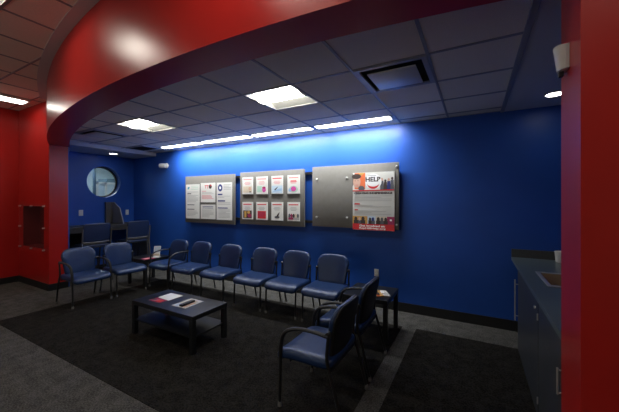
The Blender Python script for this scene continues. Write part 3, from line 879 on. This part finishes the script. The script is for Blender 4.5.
# ------------------------------------------------------------------ desk with divider and stools
t = thing('computer_desk', 'dark bar height desk along the round window wall', 'desk', (-7.31, 3.6, 0))
MB().rbox(-.298, .30, -.875, .872, 1.035, 1.080, M['dark_wood'], .004).build('desktop', t)
MB().box(.265, .285, -.87, .865, .955, 1.035, M['dark_wood']).build('apron', t)
for y in (-.85, .85):
    MB().prism([(-.295, 0), (.36, 0), (.285, 1.035), (-.295, 1.035)], 1, y-.018, y+.018, M['dark_wood']).build('end_panel', t)
MB().box(-.29, -.27, -.84, -.05, .45, 1.03, M['gap']).build('under_desk_sheet', t)  # black sheet under one half of the desk
t = thing('desk_divider', 'grey privacy divider standing on the desk below the round window', 'divider', (-7.60, 3.95, 1.081))
MB().prism([(0, 0), (.50, 0), (.34, .36), (.10, .50), (0, .50)], 1, -.012, .012, M['divider']).build('divider_panel', t)
MB().box(0, .05, -.16, -.014, 0, .50, M['grey']).build('divider_post', t)
def make_stool(label):
    t = thing('bar_stool', label, 'stool', group='navy bar stools at the desk')
    def bf(u, v, tt):
        y = .20+(v+.2)*.12-.35*u*u
        return (u, y-tt, .985+v)
    L = [(.03, -.01), (.006, -.006), (0, .004), (.006, .016), (.03, .022), (.09, .024), (.15, .024)]
    pad(outline(.47, .37, .035, 5, .05, .49), L, M['vinyl_b'], bf).build('backrest', t, True, 60)
    MB().tube(smooth_path([(-.23, .185, .795), (-.12, .202, .785), (.12, .202, .785), (.23, .185, .795)], 1), .019, M['grey'], 8, sq=(1.4, .7)).build('back_rail', t, True)
    def sf(u, v, tt): return (u, v-.02, .70+tt-.02*max(0, (-v-.1)/.12)**2)
    L = [(.03, 0), (.004, .006), (0, .02), (.004, .04), (.03, .052), (.1, .054), (.2, .054)]
    pad(outline(.47, .44, .06), L, M['vinyl_b'], sf).build('seat', t, True, 60)
    for s_ in (-1, 1):
        x = s_*.255
        MB().tube([(x, .28, .0), (x, .19, .72), (x, .205, .82), (x, .23, 1.06)], .014, M['grey'], 8).build('leg', t, True)
        MB().tube([(x, -.28, .0), (x, -.20, .72)], .014, M['black'], 8).build('leg', t, True)
    f = MB()
    for y in (-.258, .258): f.tube([(-.258, y, .22), (.258, y, .22)], .011, M['black'], 8)
    for x in (-.255, .255): f.tube([(x, -.258, .22), (x, .258, .22)], .011, M['black'], 8)
    f.build('footrest', t, True)
    f = MB()
    for y in (-.15, .15): f.tube([(-.255, y*1.2, .695), (.255, y*1.2, .695)], .011, M['black'], 8)
    f.build('seat_frame', t, True)
    return t
s1 = make_stool('navy bar stool at the desk, nearer the red wall')
s1.location = (-6.76, 3.13, 0); s1.rotation_euler = (0, 0, -PI/2)
dup(s1, (-6.76, 3.96, 0), -PI/2, 'navy bar stool at the desk, nearer the blue wall')

# ------------------------------------------------------------------ counter with sink
t = thing('kitchen_counter', 'grey laminate countertop running from the blue wall behind the red pillar', 'countertop', (0, 0, 0))
cz0, cz1 = .885, .922
x0, x1, y0, y1 = .40, 1.045, 1.95, WY-.002
hx0, hx1, hy0, hy1 = .54, .93, 3.10, 3.62
mb = MB()
mb.box(x0, hx0, y0, y1, cz0, cz1, M['counter']); mb.box(hx1, x1, y0, y1, cz0, cz1, M['counter'])
mb.box(hx0, hx1, y0, hy0, cz0, cz1, M['counter']); mb.box(hx0, hx1, hy1, y1, cz0, cz1, M['counter'])
mb.build('worktop', t)
MB().box(x0, x1, y1-.02, y1, cz1, cz1+.10, M['splash']).box(x1-.02, x1, y0, y1-.02, cz1, cz1+.10, M['splash']).build('backsplash', t)
t = thing('sink', 'steel drop-in sink in the grey countertop', 'sink', ((hx0+hx1)/2, (hy0+hy1)/2, cz1))
a, b = (hx1-hx0)/2, (hy1-hy0)/2
mb = MB()
for p, q, r_, s_ in ((-a-.02, -a+.012, -b-.02, b+.02), (a-.012, a+.02, -b-.02, b+.02), (-a+.012, a-.012, -b-.02, -b+.012), (-a+.012, a-.012, b-.012, b+.02)):
    mb.rbox(p, q, r_, s_, .001, .009, M['steel'], .003)
mb.build('rim', t, True)
mb = MB(); k = .012
T = [(-a+k, -b+k, 0), (a-k, -b+k, 0), (a-k, b-k, 0), (-a+k, b-k, 0)]; B = [(x*.9, y*.9, -.18) for x, y, _ in T]
T2 = [(x*1.015, y*1.015, 0) for x, y, _ in T]; B2 = [(x*1.02, y*1.02, -.185) for x, y, _ in B]
mb.add(T+B, [(0, 1, 5, 4), (1, 2, 6, 5), (2, 3, 7, 6), (3, 0, 4, 7), (4, 5, 6, 7)], M['warm_basin'])
mb.build('basin', t)
MB().lathe([(.04, -.179), (.04, -.177), (.02, -.176)], M['steel'], 18).build('drain', t)
mb = MB(); mb.lathe([(.024, .009), (.024, .03), (.016, .035)], M['steel'], 16, Matrix.Translation((a+.035, 0, -.008)))
mb.tube(smooth_path([(a+.035, 0, .02), (a+.035, 0, .24), (a-.02, 0, .29), (a-.13, 0, .27), (a-.14, 0, .20)], 2), .011, M['steel'], 10)
mb.build('faucet', t, True)
# cabinets
def cabinet(ya, yb, label, hinge_far, long_handle=False):
    t = thing('base_cabinet', label, 'cabinet', (.43, (ya+yb)/2, 0), 0, 'charcoal base cabinets under the countertop')
    h = (yb-ya)/2
    c = MB(); c.box(.002, .60, -h+.001, -h+.019, 0, .884, M['cab']); c.box(.002, .60, h-.019, h-.001, 0, .884, M['cab'])
    c.box(.585, .60, -h+.019, h-.019, 0, .884, M['cab']); c.box(.002, .585, -h+.019, h-.019, .06, .08, M['cab']); c.box(.002, .02, -h+.019, h-.019, .80, .884, M['cab'])
    c.build('carcass', t)
    d = MB().rbox(-.019, 0, -h+.006, h-.006, .012, .872, M['cab'], .002, 1).build('door', t)
    if long_handle:
        yh = h-.05
        hd = MB(); hd.tube([(-.048, yh, .33), (-.048, yh, .77)], .007, M['steel'], 10)
        for z in (.38, .72): hd.tube([(-.019, yh, z), (-.048, yh, z)], .005, M['steel'], 8)
        hd.build('handle', d, True)
        l = MB().lathe([(.013, 0), (.013, .008), (.008, .011)], M['steel'], 14, Matrix.Translation((-.019, -h+.11, .80)) @ Matrix.Rotation(-PI/2, 4, 'Y')).build('lock', d, True)
    else:
        hd = MB(); yh = (-h+.07) if hinge_far else h-.07
        hd.tube([(-.046, yh, .60), (-.046, yh, .74)], .0055, M['steel'], 10)
        for z in (.61, .73): hd.tube([(-.019, yh, z), (-.046, yh, z)], .0045, M['steel'], 8)
        hd.build('handle', d, True)
    for z in (.14, .76):
        y_ = -h+.004
        MB().tube([(-.022, y_, z-.025), (-.022, y_, z+.025)], .005, M['steel'], 8).build('hinge', t, True)
    return t
cabinet(2.755, 3.95, 'tall-handled charcoal base cabinet nearest the blue wall', True, True)
cabinet(1.95, 2.75, 'charcoal base cabinet with a short handle beside the red pillar', True)
# cup stack on the counter by the wall
t = thing('tissue_box', 'small white container on the countertop by the backsplash', 'container', (.86, 4.34, cz1+.001), .2)
MB().lathe([(.050, 0), (.052, .004), (.060, .105), (.060, .110)], M['white'], 24).build('container_body', t, True)
MB().lathe([(.063, .110), (.063, .122), (.045, .126)], M['paper'], 24).build('container_lid', t, True)
t.name = 'lidded_container'

la = bpy.data.lights.new('hall_fill_lamp', 'AREA'); la.shape = 'RECTANGLE'; la.size = 7; la.size_y = 2.0; la.energy = 38; la.color = (.95, 1., .98)  # added fill lamp behind the camera, lifts hall ceiling and red pillar
lo = bpy.data.objects.new('hall_fill_lamp', la); COL.objects.link(lo); lo.location = (-3.5, -4.45, 1.6); lo.rotation_euler = (math.radians(100), 0, 0)
# ------------------------------------------------------------------ world, camera
wd = bpy.data.worlds.new('world'); sc.world = wd; wd.use_nodes = True
wd.node_tree.nodes['Background'].inputs[0].default_value = (.9, .92, 1, 1)
wd.node_tree.nodes['Background'].inputs[1].default_value = .02
cam = bpy.data.cameras.new('camera'); co = bpy.data.objects.new('camera', cam); COL.objects.link(co)
co.location = (0, 0, 1.63)
co.rotation_euler = (PI/2, 0, math.radians(29.0))
cam.sensor_width = 36; cam.lens = 298/619*36
cam.shift_y = -6/619
cam.clip_start = .02
sc.camera = co
sc.view_settings.view_transform = 'Standard'
sc.view_settings.look = 'None'
sc.view_settings.exposure = 0.
sc.cycles.use_denoising = True
sc.cycles.max_bounces = 10
